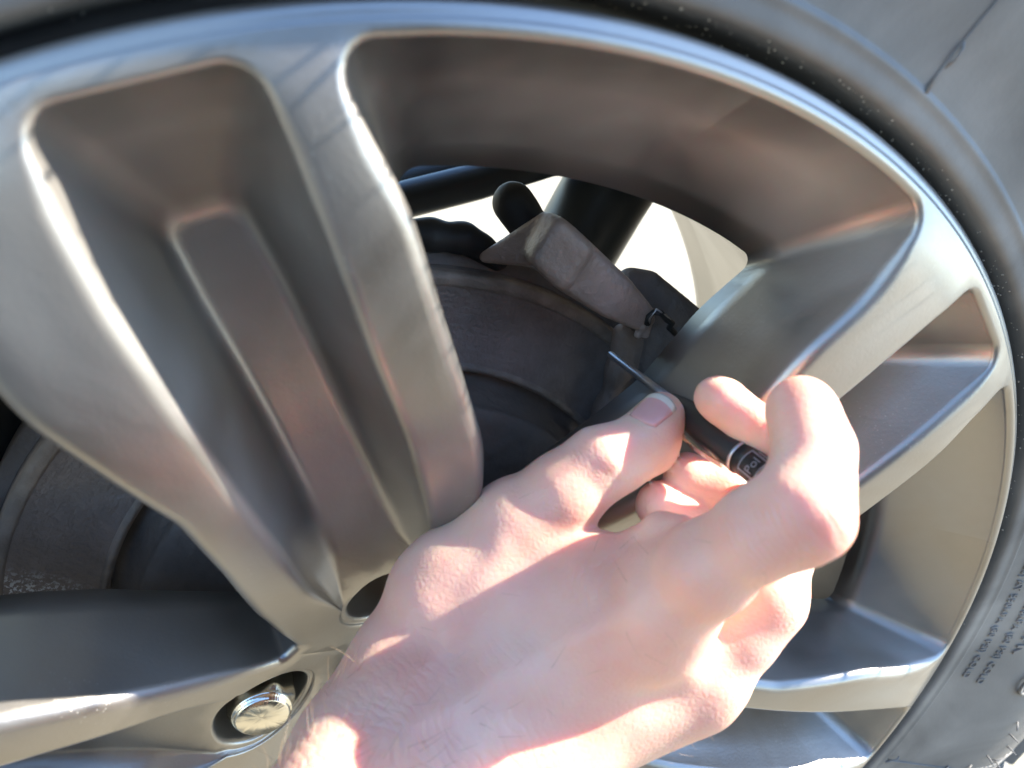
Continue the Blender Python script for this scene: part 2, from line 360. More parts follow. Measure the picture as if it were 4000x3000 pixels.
def V_(r, deg, rad=0.): p = pol(r, deg); return (p[0], p[1], rad)
u30 = pol(1, -30); pn = np.array([-u30[1], u30[0]])   # towards the spoke from the -30 border
def tip(r, off, sgn, rad):
    p = u30 * r + pn * off; return (p[0], sgn * p[1], rad)
def build_spoke():
    mb = MB()
    wins = []
    # top outlines of the two windows, from mid window at the rim to the corner at the hub
    cwT = [V_(.2222, a_) for a_ in np.linspace(-30, -12, 16)] + [ V_(.2222, -7.2, .008), (.190, -.0355, .06), (.166, -.0368, .08), (.141, -.0388, .08), (.124, -.0400, .06), (.108, -.0380, .06), (.0865, -.0335, .05), tip(.0632, .0032, 1, .0042), V_(.0632, -30)]
    cwB = [V_(.192, a_) for a_ in np.linspace(-30, -16, 16)] + [ V_(.192, -11.6, .008), (.172, -.0385, .05), (.160, -.0395, .06), (.141, -.0412, .06), (.124, -.0420, .06), (.108, -.0405, .06), (.0895, -.0370, .05), tip(.0695, .0030, 1, .0038), V_(.0695, -30)]
    ccT = [V_(.2222, a_) for a_ in np.linspace(30, 17, 14)] + [ V_(.2222, 13.7, .007), (.193, .0448, .05), (.172, .0435, .05), (.1345, .0320, .022), (.112, .0310, .05), (.0865, .0314, .05), tip(.0632, .0032, -1, .0042), V_(.0632, 30)]
    ccB = [V_(.192, a_) for a_ in np.linspace(30, 17.5, 14)] + [ V_(.192, 13.9, .007), (.176, .0452, .05), (.165, .0440, .05), (.1370, .0352, .022), (.115, .0342, .05), (.0895, .0346, .04), tip(.0695, .0030, -1, .0038), V_(.0695, 30)]
    depw = lambda B: .036 + np.clip(.19 - np.hypot(*B.T), 0, 1) * .16
    edges = []; backs = []
    for T, B, sg, deg in ((cwT, cwB, 1, -30), (ccT, ccB, -1, 30)):
        t = round_poly(T, False); b = round_poly(B, False); t, b = subdiv(t, b, False)
        nr = normals(t, False) * (-sg)
        # normal must point away from the window: check with the window's middle
        mid = pol(.15, deg)
        if ((t - mid) * nr).sum() < 0: nr = -nr
        rows, first, bot = hole_rows(t, b, nr, False, .0042, depw(b), bottom=0, deg=deg)
        mb.strip(rows, False); edges.append(first); backs.append(bot)
    # pocket
    cen = np.array([.0575, -.0034]); wr = .0172
    arc = [(*(cen + wr * np.array([math.cos(R_(a)), math.sin(R_(a))])), 0.) for a in range(60, 301, 10)]
    T = [V_(.2212, 4.9, .006), (.188, .0192, .05), (.161, .0176, .06), (.141, .0163, .05), (.115, .0150, .05), (.088, .0148, .03)] + arc + [(.090, -.0205, .03), (.115, -.0210, .05), (.137, -.0207, .05), (.160, -.0190, .05), (.188, -.0183, .05), V_(.2212, -4.3, .006)]
    cb = [(*(cen + (wr - .0006) * np.array([math.cos(R_(a)), math.sin(R_(a))])), 0.) for a in range(60, 301, 10)]
    B = [V_(.1925, 3.8, .0062), (.172, .0120, .04), (.155, .0105, .04), (.137, .0092, .04), (.115, .0080, .04), (.088, .0072, .02)] + cb + [(.088, -.0128, .02), (.115, -.0118, .04), (.137, -.0106, .04), (.155, -.0095, .04), (.172, -.0080, .04), V_(.1925, -1.5, .0062)]
    t = round_poly(T, True, 6); b = round_poly(B, True, 6); t, b = subdiv(t, b, True)
    nr = normals(t, True)
    if ((t - np.array([.13, 0])) * nr).sum() < 0: nr = -nr
    depf = lambda P: np.interp(np.hypot(*P.T), [.040, .0572, .070, .090, .12, .19], [.0418, .0328, .0280, .0285, .030, .029])
    rows, pfirst, pin = hole_rows(t, b, nr, True, .0040, depf(b), bottom=.0008)
    rows[-1][:, 1] = depf(pin)
    mb.strip(rows, True)
    well = np.array([cen + .0156 * np.array([math.cos(a), math.sin(a)]) for a in np.linspace(0, 2 * math.pi, 40, endpoint=False)])
    mb.region([pin, well], depf, .005)
    wd = depf(well)
    wrows = [np.c_[well[:, 0], wd, well[:, 1]]]
    for dr, dd in ((-.0004, .0002), (-.0009, .001), (-.001, .003)): 
        w2 = cen + (well - cen) * (1 + dr / .0156); wrows.append(np.c_[w2[:, 0], wd + dd, w2[:, 1]])
    wrows.append(np.c_[w2[:, 0], np.full(len(w2), .068), w2[:, 1]])
    w3 = cen + (well - cen) * .02; wrows.append(np.c_[w3[:, 0], np.full(len(w3), .069), w3[:, 1]])
    mb.strip(wrows, True)
    # the machined face between the outlines
    outer = np.array([pol(.2250, a) for a in np.linspace(-30, 30, 61)])
    hub = np.array([pol(.030, a) for a in np.linspace(30, -30, 13)])
    loop = np.concatenate([outer, edges[1], hub, edges[0][::-1]])
    mb.region([loop, pfirst], lambda P: faceD(np.hypot(*P.T)), .0045)
    # back of the spoke
    bo = np.array([pol(.193, a) for a in np.linspace(-30, 30, 31)]); bh = np.array([pol(.034, a) for a in np.linspace(30, -30, 9)])
    mb.region([np.concatenate([bo, backs[1], bh, backs[0][::-1]])], lambda P: .036 + np.clip(.19 - np.hypot(*P.T), 0, 1) * .16 + .012 * np.clip((.07 - np.hypot(*P.T)) / .03, 0, 1), .01, flip=True)
    o = mb.build('spoke', ALLOY, wheel); return o
spoke = build_spoke()
THETA0 = 111.5
for k in range(6):
    o = spoke if k == 0 else link(spoke.copy(), wheel)
    o.location = piv; o.rotation_euler = (0, -R_(THETA0 - 60 * k), 0)

rim = lathe('rim', [(.2250, float(faceD(.2250))), (.2255, -.0008), (.2259, -.0003), (.2263, -.0002), (.2272, .0003), (.2280, .0009), (.2285, .0018), (.2286, .003), (.2283, .006), (.2270, .010), (.2245, .0125), (.222, .018), (.218, .04), (.207, .06), (.203, .075), (.205, .13), (.2215, .165), (.2225, .19), (.228, .196), (.228, .2015), (.2215, .203), (.2185, .2005), (.2175, .195), (.2160, .175), (.2075, .15), (.2000, .11), (.1965, .08), (.1940, .055), (.1925, .043), (.1920, .036)], ALLOY, wheel, 256)
rim.location = piv
cap = lathe('centre_cap', [(.0300, .0462), (.0295, .0440), (.0280, .0425), (.020, .0405), (.008, .0395), (.0001, .0393)], ALLOY, wheel, 64); cap.location = piv

# tyre
side = [(.2260, .0200), (.2298, .0195), (.2310, .0140), (.2319, .0062), (.2327, .0026), (.2335, .0006), (.2350, -.0002), (.2380, -.0004), (.2400, -.0010), (.2412, -.0004), (.2425, -.0004), (.2500, -.0016), (.2600, -.0040), (.2800, -.0088), (.2950, -.0114), (.3080, -.0120), (.3200, -.0110), (.3360, -.0074), (.3500, -.0025), (.3660, .0050), (.3800, .0130), (.3900, .0220), (.3975, .0380)]
prof = smoothprof(side, 4) + [(.4010, .06), (.4020, .0985), (.4015, .147), (.4000, .169), (.393, .189), (.376, .202), (.34, .2095), (.30, .2065), (.25, .199), (.23, .196), (.229, .19)]
tyre = lathe('tyre', prof, RUBBER, wheel, 256); tyre.location = piv
sr = np.array([p[0] for p in side]); sdp = np.array([p[1] for p in side])
def sideD(r): return np.interp(r, sr, sdp)
# shoulder blocks of the tread
def block():
    pr = [(.3440, -.0048), (.3480, -.0085), (.3620, -.0020), (.3780, .0070), (.3930, .0180), (.4050, .0340), (.4090, .0600), (.3990, .0600), (.3860, .0240), (.3660, .0090)]
    n = len(pr); V = []; W = [-2.6, -2.45, 2.45, 2.6]
    for i, w in enumerate(W):
        for r, d in pr:
            sh = 1 if i in (1, 2) else 0
            rr_ = r if sh else r - .0012; dd = d if sh else d + .0008
            a = R_(w + (1.2 if r < .39 else 0)); V.append((rr_ * math.cos(a), dd, rr_ * math.sin(a)))
    F = [tuple(range(n)), tuple(range(3 * n, 4 * n))[::-1]]
    for i in range(3):
        for k in range(n):
            k2 = (k + 1) % n; F.append((i * n + k, (i + 1) * n + k, (i + 1) * n + k2, i * n + k2))
    return mesh_obj('tread_block', V, F, RUBBER, tyre, smooth=False)
blk = block()
NB = 56
for k in range(NB):
    o = blk if k == 0 else link(blk.copy(), tyre)
    o.rotation_euler = (0, -R_(360 / NB * k + (.5 if k % 2 else 0)), 0)
# inner tread: chevron rows, kept as one part
V = []; F = []
def tblock(a0, a1, y0, y1, sk):
    b0 = len(V)
    for r in (.400, .409):
        for (a, y) in ((a0, y0), (a1, y0), (a1 + sk, y1), (a0 + sk, y1)):
            V.append((r * math.cos(R_(a)), y, r * math.sin(R_(a))))
    for q in ((0, 1, 2, 3), (7, 6, 5, 4), (0, 4, 5, 1), (1, 5, 6, 2), (2, 6, 7, 3), (3, 7, 4, 0)): F.append(tuple(b0 + i for i in q))
for k in range(56):
    a = 360 / 56 * k
    tblock(a, a + 4.8, .064, .094, 1.6); tblock(a + 2.5, a + 7.3, .100, .130, -1.6); tblock(a, a + 4.8, .137, .175, 1.2)
tr = mesh_obj('tread_pattern', V, F, RUBBER, tyre, smooth=False); tr['kind'] = 'stuff'
# raised lettering on the sidewall
def ring_text(s, size, r0, deg_end, ext=.0005, emph=0.):
    cu = bpy.data.curves.new('t', 'FONT'); cu.body = s; cu.size = size; cu.extrude = ext; cu.offset = emph; cu.space_character = 1.08; cu.resolution_u = 3
    to = bpy.data.objects.new('t', cu); C.objects.link(to); dg = bpy.context.evaluated_depsgraph_get(); dg.update()
    me = bpy.data.meshes.new_from_object(to.evaluated_get(dg)); bpy.data.objects.remove(to)
    w = max(v.co.x for v in me.vertices)
    for v in me.vertices:
        x, y, z = v.co; r = r0 + y; a = R_(deg_end) + (w - x) / r0
        v.co = (r * math.cos(a), float(sideD(r)) - .0002 - (z if z > 0 else 0), r * math.sin(a))
    me.materials.append(RUBBER); o = bpy.data.objects.new('raised_lettering', me); return link(o, tyre)
ring_text('MAX LOAD SINGLE 1400KG (3085 LBS) AT 550KPA (80 PSI) COLD', .0050, .2475, -.6)
ring_text('DUAL 1285KG (2835 LBS) AT 550KPA (80 PSI) COLD', .0050, .2570, -1.4)
ring_text('10PR', .0092, .2655, 3.0, .0007, .0003)
em = lathe('raised_emblem', [(.0085, 0), (.0085, -.0010), (.0068, -.0010), (.0068, 0)], RUBBER, tyre, 40, True)
a = R_(-1.0); em.location = (.288 * math.cos(a), float(sideD(.288)), .288 * math.sin(a))
CRUMB, _, _ = new_mat('dry_mud', (.46, .41, .34), .9)
V = []; F = []
for i in range(420):
    a = R_(rng.uniform(22, 100) if i < 300 else rng.uniform(-40, 180)); r = rng.uniform(.2302, .2330); d = float(np.interp(r, [.2298, .2310, .2319, .2327, .2335], [.0195, .0140, .0062, .0026, .0006])); q = rng.uniform(.00015, .0005)
    c = np.array([r * math.cos(a), d - q * .4, r * math.sin(a)]); b0 = len(V)
    for v in ((1, 0, 0), (-1, 0, 0), (0, 1, 0), (0, -1, 0), (0, 0, 1), (0, 0, -1)): V.append(c + np.array(v) * q * rng.uniform(.6, 1.2))
    for f in ((0, 2, 4), (2, 1, 4), (1, 3, 4), (3, 0, 4), (2, 0, 5), (1, 2, 5), (3, 1, 5), (0, 3, 5)): F.append(tuple(b0 + j for j in f))
o = mesh_obj('dried_mud', V, F, CRUMB, tyre); o['kind'] = 'stuff'
# thin vent hairs and mould lines
def hair_line(pts, rad, mat=RUBBER, name='vent_hair', parent=tyre): return tube(name, pts, rad, mat, parent, 6)
def sp(r, deg, h=0.): a = R_(deg); return (r * math.cos(a), float(sideD(r)) - h, r * math.sin(a))
for r, dg_, L, t in ((.2405, -14, .006, 30), (.262, -17.5, .009, 40), (.2745, -16.5, .016, 75), (.287, -13.8, .008, 40), (.243, 24.5, .006, 20), (.300, -3, .01, 60), (.246, 48, .006, -20), (.2465, 71, .006, 10), (.305, -12, .01, 30)):
    p0 = Vector(sp(r, dg_)); a = R_(dg_ + t); q = Vector((math.cos(a), 0, math.sin(a)))
    hair_line([p0, p0 + q * L * .3 + Vector((0, -.0016, 0)), p0 + q * L * .7 + Vector((0, -.002, 0)), p0 + q * L + Vector((0, -.0012, 0))], .00035)
vh = tube('vent_hair', [(0, .0005, 0), (0, -.0025, .0002), (.0004, -.0050, .0006)], [.00045, .0004, .0003], RUBBER, tyre, 6)
vh.location = (0, 0, 0)
k_ = 0
for dg_ in np.arange(-34, 96, 2.3):
    for r in (.300, .3125):
        a = R_(dg_ + (1.1 if r > .305 else 0) + random.uniform(-.5, .5)); rr_ = r + random.uniform(-.003, .003)
        o = vh if k_ == 0 else link(vh.copy(), tyre); k_ += 1
        o.location = (rr_ * math.cos(a), float(sideD(rr_)), rr_ * math.sin(a)); o.rotation_euler = (random.uniform(-.5, .5), random.random() * 6, random.uniform(-.5, .5))
for dg_ in (47, 25.5, -14.5, 71, 92):
    hair_line([sp(r, dg_ + (r - .24) * 20, .0001) for r in np.linspace(.2405, .345, 24)], .00045, name='mould_line')

# lug nuts
def lug_nut(first=None):
    V = []; F = []; rows = [(.0109, .062, 1), (.0109, .0400, 1), (.0106, .0388, 1), (.0098, .0380, 0), (.0096, .0370, 0), (.0093, .0362, 0), (.0088, .0362, 0), (.0086, .0352, 0), (.0080, .0346, 0), (.0001, .0349, 0)]
    n = 48
    for r, d, hexa in rows:
        for k in range(n):
            a = 2 * math.pi * k / n; q = r
            if hexa: q = min(r, .0097 / math.cos((a + math.pi / 6) % (math.pi / 3) - math.pi / 6))
            V.append((q * math.cos(a), d, q * math.sin(a)))
    for i in range(len(rows) - 1):
        for k in range(n):
            k2 = (k + 1) % n; F.append((i * n + k, i * n + k2, (i + 1) * n + k2, (i + 1) * n + k))
    o = mesh_obj('lug_nut', V, F, CHROME_NUT, wheel); return o
def nut_mat():
    m, nt, b = new_mat('nut_chrome', (.74, .71, .62), .18, 1.)
    # radial brushing on the turned end face
    tc = node(nt, 'ShaderNodeTexCoord'); sx = node(nt, 'ShaderNodeSeparateXYZ'); nt.links.new(tc.outputs['Object'], sx.inputs[0])
    at = node(nt, 'ShaderNodeMath', operation='ARCTAN2'); nt.links.new(sx.outputs[2], at.inputs[0]); nt.links.new(sx.outputs[0], at.inputs[1])
    nz = node(nt, 'ShaderNodeTexNoise', noise_dimensions='1D'); nz.inputs['Scale'].default_value = 3.2; nz.inputs['Detail'].default_value = 5
    nt.links.new(at.outputs[0], nz.inputs['W'])
    bp = node(nt, 'ShaderNodeBump'); bp.inputs['Strength'].default_value = .35; bp.inputs['Distance'].default_value = .0006
    nt.links.new(nz.outputs[0], bp.inputs['Height']); nt.links.new(bp.outputs[0], b.inputs['Normal'])
    b.inputs['Anisotropic'].default_value = .0
    return m
CHROME_NUT = nut_mat()
nut = lug_nut()
for k in range(6):
    o = nut if k == 0 else link(nut.copy(), wheel)
    a = R_(THETA0 - 60 * k - 2.8); o.location = (.0575 * math.cos(a), -.0055 if k else .0230, WC + .0572 * math.sin(a)); o.rotation_euler = (0, random.random() * 3, 0)

# ------------------------------------------------------------------ implicit surfaces
def caps_sdf(P, a, b, ra, rb):
    a = np.array(a, np.float32); b = np.array(b, np.float32); ba = b - a; pa = P - a
    h = np.clip((pa @ ba) / max(ba @ ba, 1e-12), 0, 1)
    return np.linalg.norm(pa - h[..., None] * ba, axis=-1) - (ra + (rb - ra) * h)
def smin(a, b, k):
    h = np.clip(.5 + .5 * (b - a) / k, 0, 1); return b + (a - b) * h - k * h * (1 - h)
def chain_sdf(P, ch, k):
    f = None
    for (a, ra), (b, rb) in zip(ch[:-1], ch[1:]):
        g = caps_sdf(P, a, b, ra, rb); f = g if f is None else smin(f, g, k)
    return f
def surface_nets(fn, lo, hi, h):
    lo = np.array(lo); n = np.ceil((np.array(hi) - lo) / h).astype(int) + 1
    xs, ys, zs = [np.arange(n[i]) * h + lo[i] for i in range(3)]
    Fv = np.empty(n, np.float32)
    for i in range(n[0]):
        Y, Z = np.meshgrid(ys, zs, indexing='ij'); P = np.stack([np.full_like(Y, xs[i]), Y, Z], -1).astype(np.float32)
        Fv[i] = fn(P)
    s = Fv < 0; cnt = np.zeros(n - 1, np.int32); acc = np.zeros((*(n - 1), 3), np.float32)
    act = np.zeros(n - 1, bool)
    sl = lambda o: tuple(slice(o[i], o[i] + n[i] - 1) for i in range(3))
    for ax in range(3):
        for o1 in (0, 1):
            for o2 in (0, 1):
                A = [0, 0, 0]; oth = [i for i in range(3) if i != ax]; A[oth[0]] = o1; A[oth[1]] = o2; B = list(A); B[ax] = 1
                fa, fb = Fv[sl(A)], Fv[sl(B)]; m = s[sl(A)] != s[sl(B)]
                t = np.where(m, fa / np.where(m, fa - fb, 1), 0)
                cnt += m; act |= m
                for i in range(3):
                    acc[..., i] += np.where(m, A[i] + (t if i == ax else 0), 0)
    idx = -np.ones(n - 1, np.int64); w = np.argwhere(act); idx[tuple(w.T)] = np.arange(len(w))
    V = (acc[tuple(w.T)] / cnt[tuple(w.T)][:, None] + w) * h + lo
    Q = []
    for ax in range(3):
        oth = [i for i in range(3) if i != ax]; u_, v_ = oth
        sA = [slice(None)] * 3; sB = [slice(None)] * 3; sA[ax] = slice(0, -1); sB[ax] = slice(1, None)
        m = s[tuple(sA)] != s[tuple(sB)]; e = np.argwhere(m)
        e = e[(e[:, u_] > 0) & (e[:, v_] > 0) & (e[:, u_] < n[u_] - 1) & (e[:, v_] < n[v_] - 1)]
        c = []
        for du, dv in ((-1, -1), (0, -1), (0, 0), (-1, 0)):
            q = e.copy(); q[:, u_] += du; q[:, v_] += dv; c.append(idx[tuple(q.T)])
        q = np.stack(c, 1); inn = s[tuple(e.T)]
        if ax == 1: inn = ~inn
        q[~inn] = q[~inn][:, ::-1]; Q.append(q)
    Q = np.concatenate(Q); Q = Q[(Q >= 0).all(1)]
    return V, Q
def np_mesh(name, V, Q, mat, parent=None):
    me = bpy.data.meshes.new(name); me.vertices.add(len(V)); me.vertices.foreach_set('co', V.astype(np.float32).ravel())
    me.loops.add(Q.size); me.loops.foreach_set('vertex_index', Q.ravel().astype(np.int32)); me.polygons.add(len(Q))
    me.polygons.foreach_set('loop_start', np.arange(0, Q.size, 4, dtype=np.int32)); me.polygons.foreach_set('use_smooth', [True] * len(Q))
    me.materials.append(mat); me.update(calc_edges=True); me.validate()
    return link(bpy.data.objects.new(name, me), parent)
def relax(V, Q, it=2, lam=.5):
    E = np.concatenate([Q[:, [0, 1]], Q[:, [1, 2]], Q[:, [2, 3]], Q[:, [3, 0]]]); n = len(V)
    deg = np.bincount(E.ravel(), minlength=n)[:, None]
    for _ in range(it):
        for l in (lam, -lam * 1.03):
            S = np.stack([np.bincount(E[:, 0], V[E[:, 1], i], n) + np.bincount(E[:, 1], V[E[:, 0], i], n) for i in range(3)], 1) / np.maximum(deg, 1)
            V = V + (S - V) * l
    return V
def sdf_obj(name, chains, mat, parent, h=.0012, k=.004, rough=0., sub=None):
    pts = np.array([p for ch in chains for p, r in ch]); rmax = max(r for ch in chains for p, r in ch) + .006
    def fn(P):
        f = None
        for ch in chains:
            g = chain_sdf(P, ch, k); f = g if f is None else smin(f, g, k)
        if sub: 
            for ch in sub: f = np.maximum(f, -chain_sdf(P, ch, k))
        if rough: f = f + rough * (np.sin(P[..., 0] * 310 + 2 * np.sin(P[..., 1] * 250)) * np.sin(P[..., 2] * 280 + P[..., 1] * 190))
        return f
    V, Q = surface_nets(fn, pts.min(0) - rmax, pts.max(0) + rmax, h); V = relax(V, Q, 2)
    return np_mesh(name, V, Q, mat, parent)

# ------------------------------------------------------------------ brake and axle behind the wheel
disc = thing('brake_disc', 'dull rusty brake disc seen through the wheel openings', 'brake disc', (0, 0, 0))
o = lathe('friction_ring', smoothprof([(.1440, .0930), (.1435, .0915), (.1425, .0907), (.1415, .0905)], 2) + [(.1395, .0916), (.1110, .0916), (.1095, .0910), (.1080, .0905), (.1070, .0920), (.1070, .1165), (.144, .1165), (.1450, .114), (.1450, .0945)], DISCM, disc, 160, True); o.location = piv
o = lathe('worn_outer_ridge', [(.1392, .0918), (.1396, .0908), (.1405, .0903), (.1425, .0900), (.1438, .0903), (.1446, .0915), (.1448, .0950)], RUSTE, disc, 160); o.location = piv
o = lathe('worn_inner_ridge', [(.1106, .0918), (.1100, .0908), (.1090, .0903), (.1080, .0904), (.1068, .0920)], RUSTE, disc, 160); o.location = piv
o = lathe('disc_edge_lip', [(.1452, .0965), (.1498, .0975), (.1503, .1000), (.1503, .1130), (.1452, .1140)], CASTD, disc, 160); o.location = piv
o = lathe('disc_hat', smoothprof([(.1066, .0980), (.1040, .0975), (.1020, .0950), (.0985, .0850), (.0940, .0790), (.0600, .0780), (.0300, .0780), (.0002, .0780)], 4), HATM, disc, 128); o.location = piv
knuckle = thing('steering_knuckle', 'black cast hub carrier and shield hidden behind the brake disc', 'suspension part')
o = lathe('hub_carrier', [(.0001, .12), (.055, .12), (.058, .125), (.058, .175), (.045, .19), (.0001, .19)], CASTD, knuckle, 64); o.location = piv
pts_ = [(.060, .1190), (.165, .1190), (.1820, .1150), (.1830, .1165), (.166, .1205), (.060, .1205)]
V = []; F = []
for i in range(97):
    a = R_(118 + 222 * i / 96)
    for r, d in pts_: V.append((r * math.cos(a), d, r * math.sin(a)))
for i in range(96):
    for k in range(6): F.append((i * 6 + k, i * 6 + (k + 1) % 6, i * 6 + 6 + (k + 1) % 6, i * 6 + 6 + k))
F += [tuple(range(6)), tuple(range(96 * 6, 97 * 6))]
o = mesh_obj('dust_shield', V, F, STRUT, knuckle); o.location = piv

cal = thing('brake_caliper', 'rough rusty brake caliper with its tapering arm above the disc', 'brake caliper')
def hull_obj(name, groups, mat, parent, smooth_it=9):
    bm = bmesh.new()
    for g in groups:
        b2 = bmesh.new()
        for p, r in g:
            m_ = Matrix.Translation(Vector(p)); bmesh.ops.create_icosphere(b2, subdivisions=3, radius=r, matrix=m_)
        res = bmesh.ops.convex_hull(b2, input=b2.verts)
        junk = [v for v in b2.verts if not v.link_faces]; bmesh.ops.delete(b2, geom=junk, context='VERTS')
        inn = [e for e in set(res['geom_interior'] + res['geom_unused']) if isinstance(e, bmesh.types.BMVert) and e.is_valid]
        bmesh.ops.delete(b2, geom=inn, context='VERTS')
        tm = bpy.data.meshes.new('t'); b2.to_mesh(tm); b2.free(); bm.from_mesh(tm); bpy.data.meshes.remove(tm)
    me = bpy.data.meshes.new(name); bm.to_mesh(me); bm.free(); me.materials.append(mat)
    o = link(bpy.data.objects.new(name, me), parent)
    rm = o.modifiers.new('remesh', 'REMESH'); rm.mode = 'VOXEL'; rm.voxel_size = .0009; rm.use_smooth_shade = True
    sm_ = o.modifiers.new('smooth', 'SMOOTH'); sm_.iterations = smooth_it; sm_.factor = .6
    tx = bpy.data.textures.new('pits', 'CLOUDS'); tx.noise_scale = .0035; tx.noise_depth = 3
    dm = o.modifiers.new('pits', 'DISPLACE'); dm.texture = tx; dm.strength = .00022; dm.mid_level = .5; dm.texture_coords = 'OBJECT'
    return o
hull_obj('bracket_arm', [
    [((0.0264, 0.0700, 0.5709), .0030), ((0.0271, 0.0640, 0.5708), .0034), ((0.0228, 0.0700, 0.5605), .0030), ((0.0227, 0.0640, 0.5609), .0034), ((0.0354, 0.0620, 0.5650), .0040), ((0.0312, 0.0620, 0.5555), .0040), ((0.0306, 0.0780, 0.5622), .0030), ((0.0435, 0.0760, 0.5558), .0040)],
    [((0.0365, 0.0640, 0.5644), .0040), ((0.0323, 0.0640, 0.5547), .0040), ((0.0546, 0.0630, 0.5532), .0036), ((0.0495, 0.0630, 0.5463), .0036), ((0.0435, 0.0760, 0.5558), .0040), ((0.0580, 0.0740, 0.5455), .0040)],
    [((0.0546, 0.0630, 0.5532), .0036), ((0.0495, 0.0630, 0.5463), .0036), ((0.0580, 0.0740, 0.5455), .0040), ((0.0686, 0.0640, 0.5436), .0024), ((0.0649, 0.0640, 0.5396), .0024), ((0.0719, 0.0710, 0.5385), .0024)],
    [((0.0266, 0.0740, 0.5712), .0020), ((0.0130, 0.0860, 0.5523), .0020), ((0.0259, 0.0720, 0.5576), .0026), ((0.0230, 0.0800, 0.5545), .0020), ((0.0302, 0.0820, 0.5640), .0020)]], CAST, cal, 10)
sdf_obj('crimped_end', [[((0.0671, 0.0640, 0.5375), .0016), ((0.0666, 0.0640, 0.5354), .0014)], [((0.0691, 0.0640, 0.5383), .0018), ((0.0695, 0.0640, 0.5358), .0015)], [((0.0703, 0.0660, 0.5407), .0024), ((0.0668, 0.0640, 0.5397), .0026)]], CAST, cal, .0005, .001)
sdf_obj('slide_pin_boot', [[((0.0214, 0.0900, 0.5706), .0070), ((0.0241, 0.0880, 0.5677), .0062), ((0.0282, 0.0850, 0.5629), .0060), ((0.0348, 0.0850, 0.5569), .0060)]], BOOT, cal, .001, .003)
sdf_obj('bracket_foot', [[((-0.0115, 0.0960, 0.5560), .0040), ((-0.0035, 0.0960, 0.5555), .0050), ((0.0081, 0.0960, 0.5552), .0048), ((0.0153, 0.0960, 0.5524), .0042), ((0.0213, 0.0940, 0.5493), .0040)]], BOOT, cal, .001, .004, .0002)
hull_obj('caliper_body', [
    [((0.0723, 0.0860, 0.5464), .0060), ((0.0785, 0.0840, 0.5475), .0050), ((0.0892, 0.0840, 0.5273), .0060), ((0.1035, 0.0820, 0.5327), .0060), ((0.0903, 0.0840, 0.5401), .0056), ((0.0924, 0.0960, 0.5259), .0060), ((0.1191, 0.0860, 0.5101), .0080)],
    [((0.0869, 0.0800, 0.5272), .0050), ((0.1031, 0.0780, 0.5266), .0060), ((0.1315, 0.0800, 0.4664), .0100), ((0.0917, 0.0860, 0.5098), .0060), ((0.0939, 0.0860, 0.4738), .0080), ((0.1441, 0.1100, 0.4721), .0100)]], CASTD, cal, 8)
sdf_obj('brake_pad', [[((0.0750, 0.0860, 0.5259), .0040), ((0.0777, 0.0860, 0.5097), .0040), ((0.0772, 0.0860, 0.4926), .0040), ((0.0734, 0.0860, 0.4746), .0040)], [((0.0835, 0.0860, 0.5222), .0050), ((0.0907, 0.0860, 0.4990), .0050), ((0.0870, 0.0860, 0.4741), .0050)]], CAST, cal, .001, .006)
tube('retaining_clip', [(0.0662, 0.0600, 0.5415), (0.0653, 0.0590, 0.5447), (0.0663, 0.0585, 0.5466), (0.0693, 0.0585, 0.5464), (0.0727, 0.0590, 0.5439), (0.0762, 0.0600, 0.5422), (0.0760, 0.0605, 0.5402), (0.0802, 0.0620, 0.5375)], .0011, BOOT, cal, 8)
tube('hose_clip_wire', [(0.0669, 0.0600, 0.5406), (0.0652, 0.0580, 0.5444), (0.0665, 0.0578, 0.5480), (0.0706, 0.0580, 0.5460), (0.0748, 0.0590, 0.5433)], .0004, STEEL, cal, 8)

strut = thing('shock_absorber', 'black shock absorber tube slanting behind the upper wheel opening', 'shock absorber')
tube('outer_tube', [(0.1346, 0.2000, 0.5981), (0.1160, 0.2000, 0.5505), (0.0968, 0.2000, 0.4949), (0.0797, 0.2000, 0.4429)], .0235, STRUT, strut, 40)
tube('lower_collar', [(0.1014, 0.2000, 0.5086), (0.0968, 0.2000, 0.4949)], .0262, STRUT, strut, 40)
arm = thing('control_arm', 'black suspension rod crossing the top left of the upper opening', 'suspension rod')
tube('rod', [(-0.0251, 0.1900, 0.5275), (0.0112, 0.1900, 0.5427), (0.0430, 0.1900, 0.5542), (0.0757, 0.1900, 0.5682), (0.1264, 0.1900, 0.5888)], .0085, STRUT, arm, 24)
tube('rod_sleeve', [(-0.0225, 0.2100, 0.5248), (0.0201, 0.2100, 0.5437), (0.0837, 0.2100, 0.5698)], .0120, STRUT, arm, 24)

# ------------------------------------------------------------------ pick-up tool
tool = thing('pocket_tool', 'slim black pen-shaped tool with a grey metal rod, pinched between thumb and fingers', 'hand tool')
A0 = Vector((0.0546, -0.0181, 0.5374)); A1 = Vector((0.0531, 0.0104, 0.5361)); TIP = Vector((0.0523, 0.0566, 0.5316))
ax = (A1 - A0).normalized()
L1 = (A1 - A0).length
def along(t): return A0 + ax * t
def lat_tube(name, prof, mat, seg=40):
    return tube(name, [along(t) for t, r in prof], [r for t, r in prof], mat, tool, seg)
lat_tube('barrel', [(.0045, .0045), (.0050, .0047), (.015, .0047), (L1 * .7, .0047), (L1 * .9, .0043), (L1 + .004, .0030), (L1 + .008, .0022)], BLACK)
lat_tube('trim_ring', [(.0046, .00480), (.0052, .00482), (.0054, .00480)], STEEL)
lat_tube('end_cap', [(-.0072, .0020), (-.0070, .0034), (-.0062, .0039), (-.004, .0041), (.0010, .0042), (.0046, .0044)], BLACK)
rodbase = along(L1 + .006)
dirr = (TIP - rodbase).normalized()
